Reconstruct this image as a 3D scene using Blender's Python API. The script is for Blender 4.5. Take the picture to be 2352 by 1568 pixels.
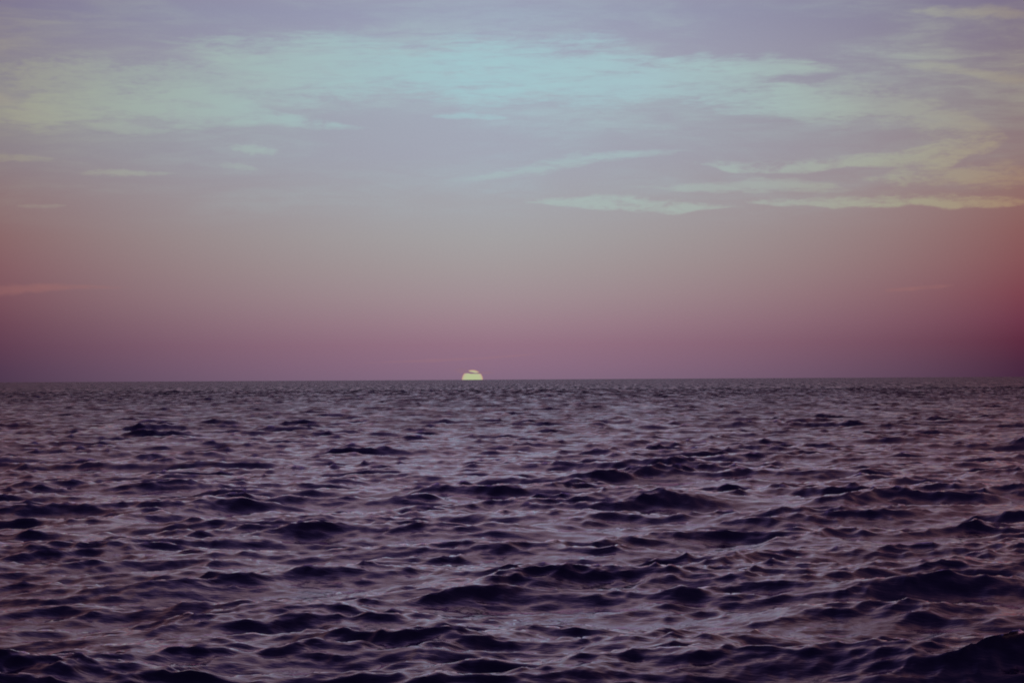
import bpy, math, random
import numpy as np
from mathutils import Vector, Matrix

for o in list(bpy.data.objects):
    bpy.data.objects.remove(o)
S = bpy.context.scene
col = S.collection
R = math.radians

# ------------------------------------------------------------------ camera
CAM_H = 4.6                       # eye height above mean water, metres
FOCAL = 79.2                      # the sun's 0.53 degrees span 2.1 % of the frame
PITCH = R(0.965)
ROLL = R(0.317)
cd = bpy.data.cameras.new('camera')
cd.lens = FOCAL; cd.sensor_width = 36.0
cd.clip_start = 0.1; cd.clip_end = 2.0e6
cam = bpy.data.objects.new('camera', cd); col.objects.link(cam)
cam_rot = (Matrix.Rotation(R(90) + PITCH, 3, 'X') @ Matrix.Rotation(-ROLL, 3, 'Z'))
cam.matrix_world = Matrix.Translation((0, 0, CAM_H)) @ cam_rot.to_4x4()
S.camera = cam

# ------------------------------------------------------------------ world, lamp, exposure
SUN_AZ, SUN_EL = -1.012, 0.10     # degrees, bearing from +Y (clockwise), elevation
w = bpy.data.worlds.new('World'); S.world = w; w.use_nodes = True
wn = w.node_tree; wn.nodes.clear()
wo = wn.nodes.new('ShaderNodeOutputWorld'); wb = wn.nodes.new('ShaderNodeBackground')
ws = wn.nodes.new('ShaderNodeTexSky'); ws.sky_type = 'NISHITA'; ws.sun_disc = False
ws.sun_elevation = R(0.3); ws.sun_rotation = R(SUN_AZ)
wb.inputs['Strength'].default_value = 0.05
wn.links.new(ws.outputs[0], wb.inputs[0]); wn.links.new(wb.outputs[0], wo.inputs[0])

ld = bpy.data.lights.new('sun_lamp', 'SUN'); ld.energy = 0.5; ld.angle = R(0.53)
ld.color = (1.0, 0.16, 0.20)
lo = bpy.data.objects.new('sun_lamp', ld); col.objects.link(lo)
sd = Vector((math.sin(R(SUN_AZ)) * math.cos(R(0.6)), math.cos(R(SUN_AZ)) * math.cos(R(0.6)), math.sin(R(0.6))))
lo.rotation_euler = sd.to_track_quat('Z', 'Y').to_euler()

S.render.engine = 'CYCLES'
S.view_settings.view_transform = 'Standard'; S.view_settings.look = 'None'
S.view_settings.exposure = 0.0; S.view_settings.gamma = 1.0
S.view_settings.use_curve_mapping = False
S.cycles.use_denoising = True
S.cycles.min_transparent_bounces = 32
S.cycles.max_bounces = 6; S.cycles.glossy_bounces = 4; S.cycles.diffuse_bounces = 1
S.cycles.transparent_max_bounces = 48
S.cycles.sample_clamp_indirect = 2.0
S.cycles.filter_width = 1.9

# ------------------------------------------------------------------ helpers
def lin(c):
    r = []
    for v in c:
        v /= 255.0
        r.append(v / 12.92 if v <= 0.04045 else ((v + 0.055) / 1.055) ** 2.4)
    return (r[0], r[1], r[2], 1.0)

def bearing(x, y):
    """a sighting in the photograph (2352 wide) as bearing and elevation in degrees"""
    v = Vector(((x - 1176) / 2352 * 36, -(y - 784) / 2352 * 36, -FOCAL))
    v = (cam_rot @ v).normalized()
    return math.degrees(math.atan2(v.x, v.y)), math.degrees(math.asin(v.z))

class NT:
    def __init__(self, mat):
        mat.use_nodes = True
        self.t = mat.node_tree; self.t.nodes.clear()
    def n(self, typ, **kw):
        nd = self.t.nodes.new(typ)
        for k, v in kw.items(): setattr(nd, k, v)
        return nd
    def put(self, sock, v):
        if hasattr(v, 'is_output'): self.t.links.new(v, sock)
        else: sock.default_value = v
    def m(self, op, a, b=None, c=None, clamp=False):
        nd = self.n('ShaderNodeMath', operation=op, use_clamp=clamp)
        self.put(nd.inputs[0], a)
        if b is not None: self.put(nd.inputs[1], b)
        if c is not None: self.put(nd.inputs[2], c)
        return nd.outputs[0]
    def mix(self, f, a, b):
        nd = self.n('ShaderNodeMix', data_type='RGBA')
        self.put(nd.inputs[0], f); self.put(nd.inputs[6], a); self.put(nd.inputs[7], b)
        return nd.outputs[2]
    def ramp(self, f, stops, interp='LINEAR'):
        nd = self.n('ShaderNodeValToRGB'); r = nd.color_ramp; r.interpolation = interp
        while len(r.elements) < len(stops): r.elements.new(0.5)
        for e, (p, c) in zip(r.elements, stops):
            e.position = p
            e.color = c if len(c) == 4 else lin(c)
        self.put(nd.inputs[0], f)
        return nd.outputs[0]
    def smooth(self, v, a, b):
        nd = self.n('ShaderNodeMapRange', interpolation_type='SMOOTHSTEP')
        self.put(nd.inputs[0], v); nd.inputs[1].default_value = a; nd.inputs[2].default_value = b
        return nd.outputs[0]
    def noise(self, vec, scale, detail=4, rough=0.5, dist=0.0):
        nd = self.n('ShaderNodeTexNoise')
        self.put(nd.inputs['Vector'], vec); nd.inputs['Scale'].default_value = scale
        nd.inputs['Detail'].default_value = detail; nd.inputs['Roughness'].default_value = rough
        nd.inputs['Distortion'].default_value = dist
        return nd.outputs[0]
    def angles(self):
        """bearing and elevation (degrees) of the shaded point, plus a bearing/elevation vector"""
        g = self.n('ShaderNodeNewGeometry')
        s = self.n('ShaderNodeSeparateXYZ'); self.t.links.new(g.outputs['Position'], s.inputs[0])
        az = self.m('MULTIPLY', self.m('ARCTAN2', s.outputs[0], s.outputs[1]), 57.29578)
        h = self.m('SQRT', self.m('ADD', self.m('MULTIPLY', s.outputs[0], s.outputs[0]),
                                  self.m('MULTIPLY', s.outputs[1], s.outputs[1])))
        el = self.m('MULTIPLY', self.m('ARCTAN2', s.outputs[2], h), 57.29578)
        c = self.n('ShaderNodeCombineXYZ')
        self.put(c.inputs[0], az); self.put(c.inputs[1], el)
        return az, el, c.outputs[0]
    def scaled(self, vec, sc, loc=(0, 0, 0), rot=(0, 0, 0)):
        nd = self.n('ShaderNodeMapping'); self.put(nd.inputs['Vector'], vec)
        nd.inputs['Scale'].default_value = sc; nd.inputs['Location'].default_value = loc
        nd.inputs['Rotation'].default_value = rot
        return nd.outputs[0]

def mesh_obj(name, verts, faces, mat, smooth=True):
    me = bpy.data.meshes.new(name); me.from_pydata(verts, [], faces)
    if smooth: me.polygons.foreach_set('use_smooth', [True] * len(me.polygons))
    me.materials.append(mat)
    o = bpy.data.objects.new(name, me); col.objects.link(o)
    return o

def tag(o, label=None, cat=None, group=None, kind=None):
    for k, v in (('label', label), ('category', cat), ('group', group), ('kind', kind)):
        if v: o[k] = v
    return o

# ------------------------------------------------------------------ sky
EL = lambda y: (871.5 - y) / 2352 * 25.64          # elevation of a row of the sky
T = lambda el: max(0.0, el) / (max(0.0, el) + 10.0)
SKY_C = [(871, (131, 105, 128)), (840, (139, 108, 130)), (790, (147, 113, 131)), (740, (155, 127, 139)),
         (680, (160, 141, 147)), (610, (162, 152, 154)), (540, (163, 160, 162)), (450, (163, 164, 171)),
         (350, (162, 166, 180)), (240, (162, 169, 184)), (110, (160, 164, 184)), (20, (153, 158, 182))]
SKY_L = [(871, (68, 46, 70)), (840, (74, 48, 72)), (790, (88, 53, 74)), (740, (101, 60, 77)), (680, (117, 72, 84)),
         (610, (128, 84, 91)), (540, (134, 95, 97)), (450, (137, 108, 110)), (350, (136, 123, 128)),
         (240, (138, 133, 135)), (110, (131, 122, 136)), (20, (122, 113, 139))]
SKY_R = [(871, (70, 40, 64)), (840, (77, 42, 64)), (790, (93, 45, 65)), (740, (110, 57, 75)), (680, (124, 69, 80)),
         (610, (133, 84, 88)), (540, (138, 94, 94)), (450, (143, 108, 105)), (350, (141, 118, 121)),
         (240, (138, 124, 129)), (110, (130, 118, 134)), (20, (123, 112, 136))]
UP_C = [(13, (162, 150, 162)), (19, (158, 136, 146)), (27, (102, 88, 132)), (42, (56, 50, 94)), (90, (36, 34, 70))]  # sky above the view, warmed low down to tint the sea's highlights
UP_S = [(13, (120, 92, 104)), (19, (106, 74, 84)), (27, (74, 56, 84)), (42, (48, 42, 78)), (90, (36, 34, 70))]  # unseen upper sky at the sides, dimmed to darken the sea there
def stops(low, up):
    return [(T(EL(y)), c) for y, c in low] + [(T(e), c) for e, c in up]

def sky_colour(nt, az, el):
    t = nt.m('DIVIDE', nt.m('MAXIMUM', el, 0.0), nt.m('ADD', nt.m('MAXIMUM', el, 0.0), 10.0))
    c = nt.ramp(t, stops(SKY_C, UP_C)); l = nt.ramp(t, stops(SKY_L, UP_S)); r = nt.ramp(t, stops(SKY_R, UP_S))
    edge = nt.ramp(nt.smooth(az, -4, 4), [(0, (0, 0, 0, 1)), (1, (1, 1, 1, 1))])
    side = nt.mix(edge, l, r)
    a = nt.m('DIVIDE', nt.m('ABSOLUTE', nt.m('ADD', az, 0.5)), 13.2)
    f = nt.m('MINIMUM', nt.m('POWER', a, 1.55), 1.0)
    return nt.mix(f, c, side)

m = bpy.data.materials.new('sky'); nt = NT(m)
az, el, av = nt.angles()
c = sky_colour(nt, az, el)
# thin uneven veil of high cloud, and a slight mottling in brightness, imitating film grain
v1 = nt.noise(nt.scaled(av, (0.16, 0.9, 1), rot=(0, 0, R(-4))), 1.0, 6, 0.62, 0.6)
v2 = nt.noise(nt.scaled(av, (0.9, 5.0, 1), loc=(7, 3, 0), rot=(0, 0, R(3))), 1.0, 5, 0.6, 0.4)
band = nt.m('MULTIPLY', nt.m('ADD', nt.m('MULTIPLY', nt.smooth(el, 3.6, 5.0), 0.35), nt.m('MULTIPLY', nt.smooth(el, 5.6, 7.2), 0.65)), nt.m('SUBTRACT', 1.0, nt.smooth(el, 12.0, 30.0)))
veil = nt.m('MULTIPLY', nt.m('MULTIPLY', nt.smooth(v1, 0.36, 0.68), nt.smooth(v2, 0.15, 0.7)), band)
veilc = nt.ramp(nt.m('DIVIDE', nt.m('ABSOLUTE', az), 13.0), [(0, (166, 190, 198)), (0.6, (164, 178, 178)), (1.0, (158, 152, 140))])
c = nt.mix(nt.m('MULTIPLY', nt.m('MULTIPLY', veil, 0.95), nt.m('SUBTRACT', 1.0, nt.m('MULTIPLY', nt.smooth(el, 8.0, 9.4), 0.6))), c, veilc)
mot = nt.noise(nt.scaled(av, (14, 20, 1)), 1.0, 3, 0.7)
gain = nt.m('ADD', 0.97, nt.m('MULTIPLY', mot, 0.08))
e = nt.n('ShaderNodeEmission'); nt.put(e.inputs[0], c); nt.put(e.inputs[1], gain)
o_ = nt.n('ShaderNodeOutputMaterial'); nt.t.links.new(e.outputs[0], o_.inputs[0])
RAD = 900000.0
vs, fs = [], []
NA, NE = 96, 24
for i in range(NE + 1):
    ph = R(-1.0) + (R(90) - R(-1.0)) * i / NE
    for j in range(NA):
        a = 2 * math.pi * j / NA
        vs.append((RAD * math.cos(ph) * math.sin(a), RAD * math.cos(ph) * math.cos(a), RAD * math.sin(ph)))
for i in range(NE):
    for j in range(NA):
        k = (j + 1) % NA
        fs.append((i * NA + j, (i + 1) * NA + j, (i + 1) * NA + k, i * NA + k))
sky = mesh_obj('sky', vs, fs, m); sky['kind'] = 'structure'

# ------------------------------------------------------------------ sea
def octave(lam, seed, slope, wind, spread, n=256):
    """periodic wave field holding wavelengths lam..2*lam; returns tile size, rotation and (h, dx, dy)"""
    rng = np.random.default_rng(seed)
    L = lam * (23.7 + 5 * rng.random())
    k1 = 2 * np.pi * np.fft.fftfreq(n, L / n)
    kx, ky = np.meshgrid(k1, k1, indexing='ij')
    k = np.hypot(kx, ky); k[0, 0] = 1
    rot = rng.uniform(-0.5, 0.5)
    th = np.arctan2(ky, kx) + rot - wind
    lk = np.log2(2 * np.pi / k / lam)                       # 0..1 inside the octave
    band = np.clip(1 - np.abs(lk - 0.5) * 1.0, 0, 1) ** 0.5 * (np.abs(lk - 0.5) < 0.75)
    dirw = np.clip(np.cos(th), 0, 1) ** spread + 0.12 * np.clip(np.cos(th), 0, 1) ** 0.5
    amp = band * np.sqrt(dirw) / k ** 2
    ph = rng.normal(size=(n, n)) + 1j * rng.normal(size=(n, n))
    H = amp * ph; H[0, 0] = 0
    h = np.fft.ifft2(H)
    s = np.fft.ifft2(1j * kx * H).real ** 2 + np.fft.ifft2(1j * ky * H).real ** 2
    sc = slope / math.sqrt(s.mean())
    dx = np.fft.ifft2(1j * kx / k * H).real * sc
    dy = np.fft.ifft2(1j * ky / k * H).real * sc
    return L, rot, (h.real * sc).astype(np.float32), dx.astype(np.float32), dy.astype(np.float32)

def sample(tile, L, rot, x, y):
    n = tile.shape[0]
    # tile frame turned by rot against the world
    u = (x * math.cos(rot) + y * math.sin(rot)) / L * n
    v = (-x * math.sin(rot) + y * math.cos(rot)) / L * n
    iu = np.floor(u).astype(np.int64); iv = np.floor(v).astype(np.int64)
    fu = (u - iu).astype(np.float32); fv = (v - iv).astype(np.float32)
    # smooth (Catmull-Rom free) bilinear on an oversampled tile
    a, b, c_, d = iu % n, (iu + 1) % n, iv % n, (iv + 1) % n
    return (lambda t: t[a, c_] * (1 - fu) * (1 - fv) + t[b, c_] * fu * (1 - fv) + t[a, d] * (1 - fu) * fv + t[b, d] * fu * fv)

def radii():
    r = [0.6]
    while r[-1] < 120000:
        q = r[-1]
        if q < 24: s = 0.03 * q
        elif q < 400: s = 0.0033 * q
        elif q < 1000: s = 1.32
        elif q < 3000: s = 0.01 * q
        else: s = 0.05 * q
        r.append(q + s)
    return np.array(r)
rr = radii()
half = [0.0]
while half[-1] < 180:
    q = half[-1]
    half.append(q + (0.044 if q < 15 else 0.044 + (q - 15) * 0.09))
half = np.array(half); half = half[:-1]
aa = np.radians(np.concatenate([-half[:0:-1], half]))
print('sea grid', len(rr), len(aa))
RR, AA = np.meshgrid(rr, aa, indexing='ij')
X = (RR * np.sin(AA)).ravel(); Y = (RR * np.cos(AA)).ravel()
cell = np.maximum(np.gradient(rr)[:, None] * np.ones_like(AA), RR * np.gradient(aa)[None, :]).ravel()
Z = np.zeros_like(X, dtype=np.float32); DX = np.zeros_like(Z); DY = np.zeros_like(Z)
WIND = math.radians(-90 + 26)                     # waves run towards the viewer, a little to the right
OCT = [  # shortest wavelength, slope, directional spread
    (13.0, 0.020, 4), (7.0, 0.060, 6), (3.8, 0.092, 6), (2.0, 0.080, 3), (1.05, 0.098, 2),
    (0.55, 0.116, 1.4), (0.28, 0.105, 1.0), (0.15, 0.08, 0.8)]
CHOP = 0.8
# gusts: slow variation of how rough the small waves are
gL, gr, gh, _, _ = octave(9.0, 901, 1.0, WIND + 0.4, 0.3)
gust = sample(gh, gL, gr, X, Y)(gh); gust = gust / gh.std()
for i, (lam, slope, spr) in enumerate(OCT):
    keep = np.clip((lam * 2.2 / cell - 0.7) / 1.0, 0, 1).astype(np.float32)
    sel = np.nonzero(keep > 0)[0]
    if not len(sel): continue
    L, rot, h, dx, dy = octave(lam, 40 + i, slope, WIND, spr)
    f = sample(h, L, rot, X[sel], Y[sel])
    k = keep[sel]
    if lam < 3:
        # short waves come in groups and ride steepest on the crests of the long ones
        mL, mr, mh, _, _ = octave(lam * 2.6, 700 + i, 1.0, WIND, 0.5)
        g = sample(mh, mL, mr, X[sel], Y[sel])(mh) / mh.std()
        crest = Z[sel] / 0.13
        k = k * np.clip(1 + 0.42 * g + 0.15 * gust[sel] + 0.28 * crest, 0.15, 2.0)
    Z[sel] += f(h) * k
    ddx, ddy = f(dx) * k * CHOP, f(dy) * k * CHOP
    DX[sel] += ddx * math.cos(rot) - ddy * math.sin(rot)
    DY[sel] += ddx * math.sin(rot) + ddy * math.cos(rot)
print('sea height rms', Z[RR.ravel() < 100].std())
co = np.stack([X + DX, Y + DY, Z], 1).astype(np.float32)
nr, na = len(rr), len(aa)
idx = np.arange(nr * na).reshape(nr, na)
nxt = np.roll(idx, -1, axis=1)
quads = np.stack([idx[:-1], nxt[:-1], nxt[1:], idx[1:]], -1).reshape(-1, 4)
me = bpy.data.meshes.new('sea')
me.vertices.add(len(co)); me.vertices.foreach_set('co', co.ravel())
me.loops.add(quads.size); me.loops.foreach_set('vertex_index', quads.ravel().astype(np.int32))
me.polygons.add(len(quads))
me.polygons.foreach_set('loop_start', np.arange(0, quads.size, 4, dtype=np.int32))
me.polygons.foreach_set('use_smooth', np.ones(len(quads), dtype=bool))
at = me.attributes.new('roughness_of_waves', 'FLOAT', 'POINT')
at.data.foreach_set('value', gust.astype(np.float32))
me.update(); me.validate()
sea = bpy.data.objects.new('sea', me); col.objects.link(sea); sea['kind'] = 'structure'

m = bpy.data.materials.new('sea_water'); nt = NT(m)
tc = nt.n('ShaderNodeNewGeometry'); P = tc.outputs['Position']
ln = nt.n('ShaderNodeVectorMath', operation='LENGTH'); nt.put(ln.inputs[0], P)
dist = ln.outputs['Value']
far = nt.smooth(nt.m('LOGARITHM', nt.m('MAXIMUM', dist, 1.0), 10.0), 1.9, 3.1)
at = nt.n('ShaderNodeAttribute', attribute_name='roughness_of_waves')
g1 = nt.noise(nt.scaled(P, (5.0, 9.0, 7.0), rot=(0, 0, R(12))), 1.0, 2, 0.5, 0.3)
b1 = nt.n('ShaderNodeBump'); b1.inputs['Strength'].default_value = 1.0; b1.inputs['Distance'].default_value = 0.009
nt.put(b1.inputs['Height'], g1)
# distant water: ruffled and smooth patches too fine for the mesh
g2 = nt.noise(nt.scaled(P, (0.42, 0.016, 1.0), rot=(0, 0, R(2))), 1.0, 5, 0.62, 0.3)
rough = nt.m('ADD', 0.035, nt.m('MULTIPLY', far, nt.m('ADD', 0.10, nt.m('MULTIPLY', nt.smooth(g2, 0.35, 0.65), 0.26))))
fr = nt.n('ShaderNodeFresnel'); fr.inputs['IOR'].default_value = 1.5; nt.t.links.new(b1.outputs[0], fr.inputs['Normal'])
gl = nt.n('ShaderNodeBsdfGlossy'); gl.inputs['Color'].default_value = (1.0, 0.81, 0.97, 1); nt.put(gl.inputs['Roughness'], rough)
nt.t.links.new(b1.outputs[0], gl.inputs['Normal'])
df = nt.n('ShaderNodeBsdfDiffuse'); df.inputs['Color'].default_value = (0.012, 0.007, 0.036, 1)
# waves too small for the mesh tilt the surface, which lowers its mean reflectance at grazing sight
mean = nt.m('SUBTRACT', 1.0, nt.m('MULTIPLY', far, nt.m('ADD', 0.30, nt.m('MULTIPLY', nt.smooth(g2, 0.36, 0.60), 0.62))))
mx = nt.n('ShaderNodeMixShader'); nt.put(mx.inputs[0], nt.m('MULTIPLY', fr.outputs[0], mean))
nt.t.links.new(df.outputs[0], mx.inputs[1]); nt.t.links.new(gl.outputs[0], mx.inputs[2])
o_ = nt.n('ShaderNodeOutputMaterial'); nt.t.links.new(mx.outputs[0], o_.inputs[0])
me.materials.append(m)

# ------------------------------------------------------------------ setting sun
m = bpy.data.materials.new('sun_glow'); nt = NT(m)
lw = nt.n('ShaderNodeLayerWeight'); lw.inputs[0].default_value = 0.5
# limb reddened by the thick air
cc = nt.ramp(lw.outputs['Facing'], [(0.0, (182, 192, 148)), (0.30, (184, 190, 150)), (0.55, (190, 178, 148)), (0.85, (176, 124, 124))])
e = nt.n('ShaderNodeEmission'); nt.put(e.inputs[0], cc); e.inputs[1].default_value = 1.0
o_ = nt.n('ShaderNodeOutputMaterial'); nt.t.links.new(e.outputs[0], o_.inputs[0])
D = 700000.0
vs, fs = [], []
NU, NV = 64, 32
rad = D * math.tan(R(0.272))
sx, sy = D * math.sin(R(SUN_AZ)), D * math.cos(R(SUN_AZ))
sz = D * math.tan(R(0.0))
for i in range(NV + 1):
    th = math.pi * i / NV
    for j in range(NU):
        a = 2 * math.pi * j / NU
        vs.append((rad * math.sin(th) * math.cos(a), rad * math.sin(th) * math.sin(a), 0.94 * rad * math.cos(th)))
for i in range(NV):
    for j in range(NU):
        k = (j + 1) % NU
        fs.append((i * NU + j, (i + 1) * NU + j, (i + 1) * NU + k, i * NU + k))
sun = mesh_obj('sun', vs, fs, m); sun.location = (sx, sy, sz)
tag(sun, 'pale yellow-green setting sun, half sunk behind the sea horizon', 'sun')

# ------------------------------------------------------------------ clouds
def cloud_mat(name, stretch, seed, dens, tint=None, rag=0.5):
    m = bpy.data.materials.new(name); nt = NT(m)
    az, el, av = nt.angles()
    cover = nt.n('ShaderNodeAttribute', attribute_name='cover').outputs['Fac']
    n1 = nt.noise(nt.scaled(av, (0.55 * stretch, 3.2, 1), loc=(seed, seed * 2, 0), rot=(0, 0, R(3))), 1.0, 7, 0.6, 0.5)
    n2 = nt.noise(nt.scaled(av, (2.4 * stretch, 11, 1), loc=(seed * 3, 0, 0), rot=(0, 0, R(-3))), 1.0, 5, 0.62, 0.3)
    nn = nt.m('ADD', nt.m('MULTIPLY', nt.m('SUBTRACT', n1, 0.5), 3.2), nt.m('MULTIPLY', nt.m('SUBTRACT', n2, 0.5), 2.0))
    dd = nt.m('ADD', cover, nt.m('MULTIPLY', nn, rag))
    a = nt.m('MULTIPLY', nt.m('MULTIPLY', nt.smooth(dd, 0.05, 1.30), nt.smooth(cover, 0.0, 0.6)), dens, clamp=True)
    if tint is None:
        x = nt.m('DIVIDE', nt.m('ADD', az, 14.0), 28.0, clamp=True)
        hi = nt.ramp(x, [(0.0, (150, 148, 132)), (0.06, (161, 162, 146)), (0.16, (162, 176, 168)), (0.32, (164, 190, 192)),
                         (0.46, (163, 202, 208)), (0.62, (166, 198, 204)), (0.76, (166, 184, 180)),
                         (0.86, (166, 170, 158)), (0.93, (162, 155, 140)), (1.0, (150, 126, 116))])
        lo_ = nt.ramp(x, [(0.0, (150, 128, 118)), (0.1, (158, 150, 142)), (0.25, (166, 174, 168)), (0.45, (168, 184, 184)),
                          (0.60, (170, 188, 182)), (0.74, (168, 176, 168)), (0.85, (168, 168, 144)), (0.93, (170, 150, 122)),
                          (1.0, (164, 116, 96))])
        c = nt.mix(nt.smooth(el, 4.3, 7.0), lo_, hi)
    else:
        c = nt.ramp(el, [(0, tint), (1, tint)])
    e = nt.n('ShaderNodeEmission'); nt.put(e.inputs[0], c)  # evening light on the cloud is put into its own emission colour
    t = nt.n('ShaderNodeBsdfTransparent')
    mx = nt.n('ShaderNodeMixShader'); nt.put(mx.inputs[0], a)
    nt.t.links.new(t.outputs[0], mx.inputs[1]); nt.t.links.new(e.outputs[0], mx.inputs[2])
    o_ = nt.n('ShaderNodeOutputMaterial'); nt.t.links.new(mx.outputs[0], o_.inputs[0])
    return m

def spline(pts, n):
    P = np.array(pts, float); k = len(P); out = []
    for s in np.linspace(0, k - 1, n):
        i = min(int(s), k - 2); t = s - i
        p0, p1, p2, p3 = P[max(i - 1, 0)], P[i], P[i + 1], P[min(i + 2, k - 1)]
        out.append(0.5 * ((2 * p1) + (-p0 + p2) * t + (2 * p0 - 5 * p1 + 4 * p2 - p3) * t * t + (-p0 + 3 * p1 - 3 * p2 + p3) * t ** 3))
    return np.array(out)

CLOUDS = []
def cloud(label, pts, mat, alt=9000.0, thick=120.0, n=90, across=14, sharp=0.0, skew=0.0, group='thin high clouds in the evening sky'):
    """a thin layer of cloud at one altitude: closed lens-shaped slab following a bent spine;
    pts = sightings of its spine (x, y, half width)"""
    alt += 260.0 * len(CLOUDS) if alt > 8000 else 0; CLOUDS.append(label)
    sp = spline(pts, n); d = np.gradient(sp[:, :2], axis=0); ln_ = np.hypot(d[:, 0], d[:, 1]) + 1e-9
    nx, ny = -d[:, 1] / ln_, d[:, 0] / ln_
    vs, cov = [], []
    random.seed(int(abs(pts[0][0]) + pts[1][1] * 7))
    wob = [random.uniform(0, 6.28) for _ in range(6)]
    for side in (1, -1):
        for i in range(n):
            u = i / (n - 1); end = min(1.0, min(u, 1 - u) * 4.5)
            for j in range(across + 1):
                v = -1 + 2 * j / across
                hw = max(sp[i, 2], 1.0) * 2.1 * (1 + 0.16 * math.sin(u * 19 + wob[0] + v) + 0.12 * math.sin(u * 43 + wob[1]))
                x = sp[i, 0] + nx[i] * v * hw; y = sp[i, 1] + ny[i] * v * hw
                b, e_ = bearing(x, y); e_ = max(e_, 0.15)
                dist = alt / math.tan(R(e_))
                full = max(0.0, 1 - v * v)
                z = alt + side * thick * 0.5 * full * end
                vs.append((dist * math.sin(R(b)), dist * math.cos(R(b)), z))
                w_ = abs(v)
                w_ = abs((v - skew) / (1 - skew if v > skew else 1 + skew))
                cov.append(max(0.0, 1 - w_ ** 2) ** (2.3 - 0.6 * sharp) * end)
    W = across + 1; N = n * W; fs = []
    for i in range(n - 1):
        for j in range(across):
            a = i * W + j
            fs.append((a, a + 1, a + W + 1, a + W))
            fs.append((N + a, N + a + W, N + a + W + 1, N + a + 1))
    o = mesh_obj('cloud', vs, fs, mat)
    at = o.data.attributes.new('cover', 'FLOAT', 'POINT'); at.data.foreach_set('value', cov)
    # origin at the cloud's own centre
    c = sum((Vector(v) for v in vs), Vector()) / len(vs)
    o.data.transform(Matrix.Translation(-c)); o.location = c
    return tag(o, label, 'cloud', group)

veilm = cloud_mat('cloud_veil', 1.0, 3.1, 0.58, rag=0.75)
bandm = cloud_mat('cloud_band', 0.8, 9.4, 0.55, rag=0.7)
streak = cloud_mat('cloud_streak', 1.5, 5.7, 0.48, rag=0.8)
wisp = cloud_mat('cloud_wisp', 1.3, 12.2, 0.35, rag=0.85)
pinkm = cloud_mat('cloud_pink', 1.3, 2.2, 0.22, tint=(165, 112, 108), rag=0.4)
faintm = cloud_mat('cloud_faint_pink', 1.3, 2.2, 0.14, tint=(160, 116, 122), rag=0.4)
barm = cloud_mat('cloud_bar', 1.3, 2.9, 2.0, tint=(139, 108, 127), rag=0.0)

cloud('broad pale cyan cloud band, the widest cloud, crossing the upper sky',
      [(250, 92, 8), (430, 102, 20), (640, 138, 52), (860, 155, 62), (1080, 158, 60), (1300, 168, 60), (1500, 186, 52), (1680, 205, 44),
       (1850, 235, 32), (2000, 258, 26), (2140, 284, 22)], bandm, n=160, across=22)
cloud('short pale cyan cloud tongue on the upper right end of the wide cyan band',
      [(1440, 150, 5), (1560, 142, 10), (1700, 150, 20), (1830, 152, 17), (1960, 157, 6)], bandm, alt=15000)
cloud('hook shaped cloud, bright wedge near the right edge and long tail curving left',
      [(2336, 288, 4), (2296, 308, 18), (2220, 324, 26), (2120, 346, 20), (2000, 362, 14), (1850, 376, 11), (1700, 381, 9), (1620, 371, 8), (1565, 369, 3)],
      streak, n=130, across=20, skew=-0.55)
cloud('pale green cloud bank spreading in from the left edge of the sky',
      [(-160, 262, 30), (0, 262, 32), (110, 258, 32), (250, 238, 42), (400, 235, 42), (520, 252, 30), (640, 272, 15), (780, 290, 7), (880, 300, 3)],
      veilm, n=150, across=20)
cloud('faint thin cloud tail under the pale green bank at left',
      [(150, 282, 4), (240, 292, 7), (320, 302, 8), (410, 300, 3)], wisp)
cloud('bright narrow cloud streak right of centre, lowest of the bright streaks there',
      [(1178, 458, 3), (1230, 461, 5), (1330, 462, 9), (1440, 466, 13), (1540, 472, 11), (1640, 473, 5), (1720, 474, 2)], streak, n=120, across=16, sharp=1, skew=0.3)
cloud('long yellowish cloud streak running off the right edge above the red haze',
      [(1695, 456, 3), (1770, 460, 8), (1900, 461, 9), (2050, 456, 12), (2200, 455, 13), (2340, 460, 9), (2560, 464, 9)], streak, n=140, across=18, skew=0.5)
cloud('mottled orange cloud patch at the right edge, above the long yellowish streak',
      [(1960, 418, 6), (2060, 408, 15), (2200, 405, 20), (2350, 402, 24), (2560, 400, 26)], wisp, n=120, across=16)
cloud('thin ragged pale cloud line left of the mottled orange patch',
      [(1420, 427, 2), (1540, 431, 5), (1660, 430, 10), (1780, 424, 13), (1900, 432, 10), (1990, 438, 4)], wisp, n=110)
cloud('slanting pale cloud wisp rising to the right in the middle of the sky',
      [(990, 416, 2), (1100, 408, 5), (1220, 388, 11), (1340, 366, 12), (1460, 354, 7), (1640, 346, 3)], wisp, n=110)
cloud('thin hazy veil of cloud filling the gap above the pale green bank at left',
      [(-160, 160, 26), (60, 170, 32), (300, 178, 36), (520, 190, 44), (740, 205, 40), (900, 222, 22)], wisp, n=140, across=18)
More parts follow.
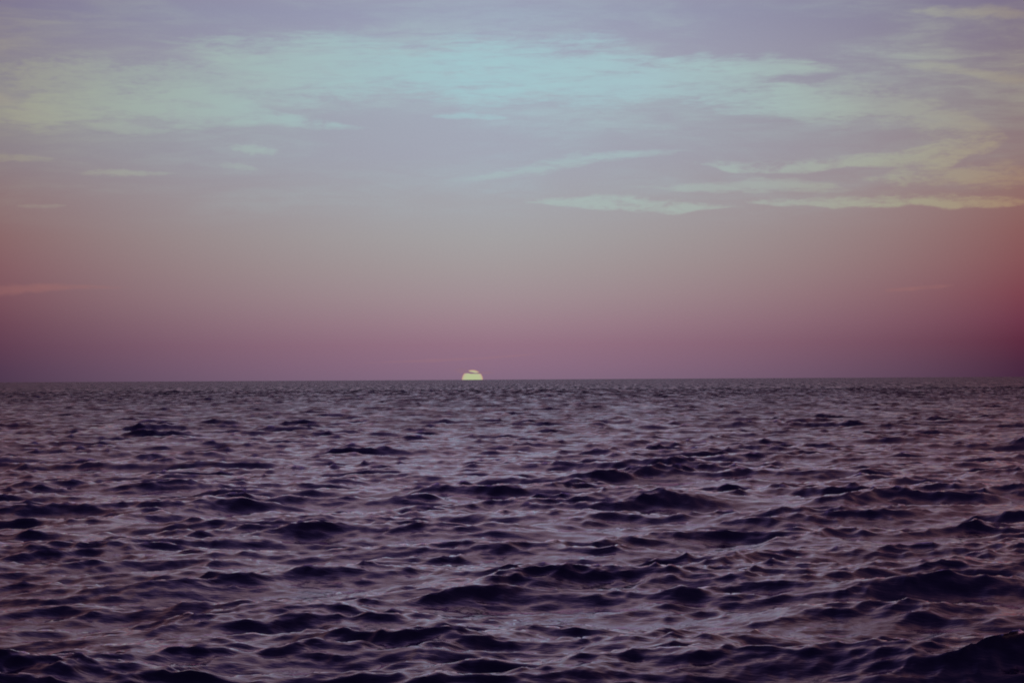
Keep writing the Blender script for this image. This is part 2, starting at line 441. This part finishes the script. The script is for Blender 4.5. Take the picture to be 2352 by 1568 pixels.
cloud('soft grey-green veil of cloud joining the wide cyan band to the hook',
      [(1640, 215, 20), (1850, 222, 36), (2050, 245, 38), (2200, 282, 24), (2310, 300, 8)], wisp, n=110, across=16)
cloud('beige lens of cloud in the top right corner of the sky',
      [(2060, 24, 2), (2150, 26, 8), (2250, 27, 13), (2350, 33, 9), (2560, 40, 9)], wisp, n=100)
cloud('beige cloud streak at the right edge between the corner cloud and the hook',
      [(2050, 150, 3), (2130, 152, 9), (2230, 165, 8), (2352, 185, 11), (2560, 205, 11)], wisp, n=100)
cloud('small bright cloud dash at left, below the pale green bank',
      [(170, 398, 2), (235, 396, 6), (310, 398, 5), (420, 399, 2)], streak, n=60)
cloud('tiny bright cloud puff, upper of two left of centre',
      [(520, 337, 3), (580, 342, 9), (650, 350, 3)], streak, n=50)
cloud('tiny faint cloud puff, lower of two left of centre',
      [(495, 380, 2), (545, 382, 6), (600, 390, 2)], wisp, n=50)
cloud('faint beige cloud bar touching the left edge beneath the green bank',
      [(-120, 360, 8), (0, 361, 8), (80, 365, 6), (170, 370, 2)], wisp, n=60)
cloud('faint small cloud dash low at the left edge of the cloudy sky',
      [(30, 473, 1.5), (90, 474, 4), (160, 472, 1.5)], wisp, n=50)
cloud('small pale wisp just under the wide cyan band, left of middle',
      [(980, 268, 2), (1070, 266, 5), (1180, 272, 2)], wisp, n=50)
cloud('dim pink cloud streak low at the left edge in the red haze',
      [(-120, 668, 12), (0, 668, 11), (90, 660, 8), (190, 659, 4), (320, 661, 1.5)], pinkm, alt=5000)
cloud('short thin pink cloud line low at right in the red haze',
      [(2020, 668, 1.5), (2100, 662, 3), (2200, 654, 1.2)], pinkm, alt=5000, n=50)
cloud('very faint pink cloud line just above the setting sun',
      [(800, 834, 1.5), (950, 829, 3), (1110, 822, 3), (1290, 808, 1.5)], faintm, alt=2500, thick=60)
cloud('thin dark cloud bar cutting off the top of the setting sun',
      [(1034, 849, 2), (1052, 849.5, 5), (1066, 851.5, 4.2), (1080, 855.8, 2.4), (1094, 859.0, 2.6), (1106, 861.6, 6.0), (1120, 858, 6.5), (1145, 855, 2)], barm, alt=900, thick=6, n=50, across=8)
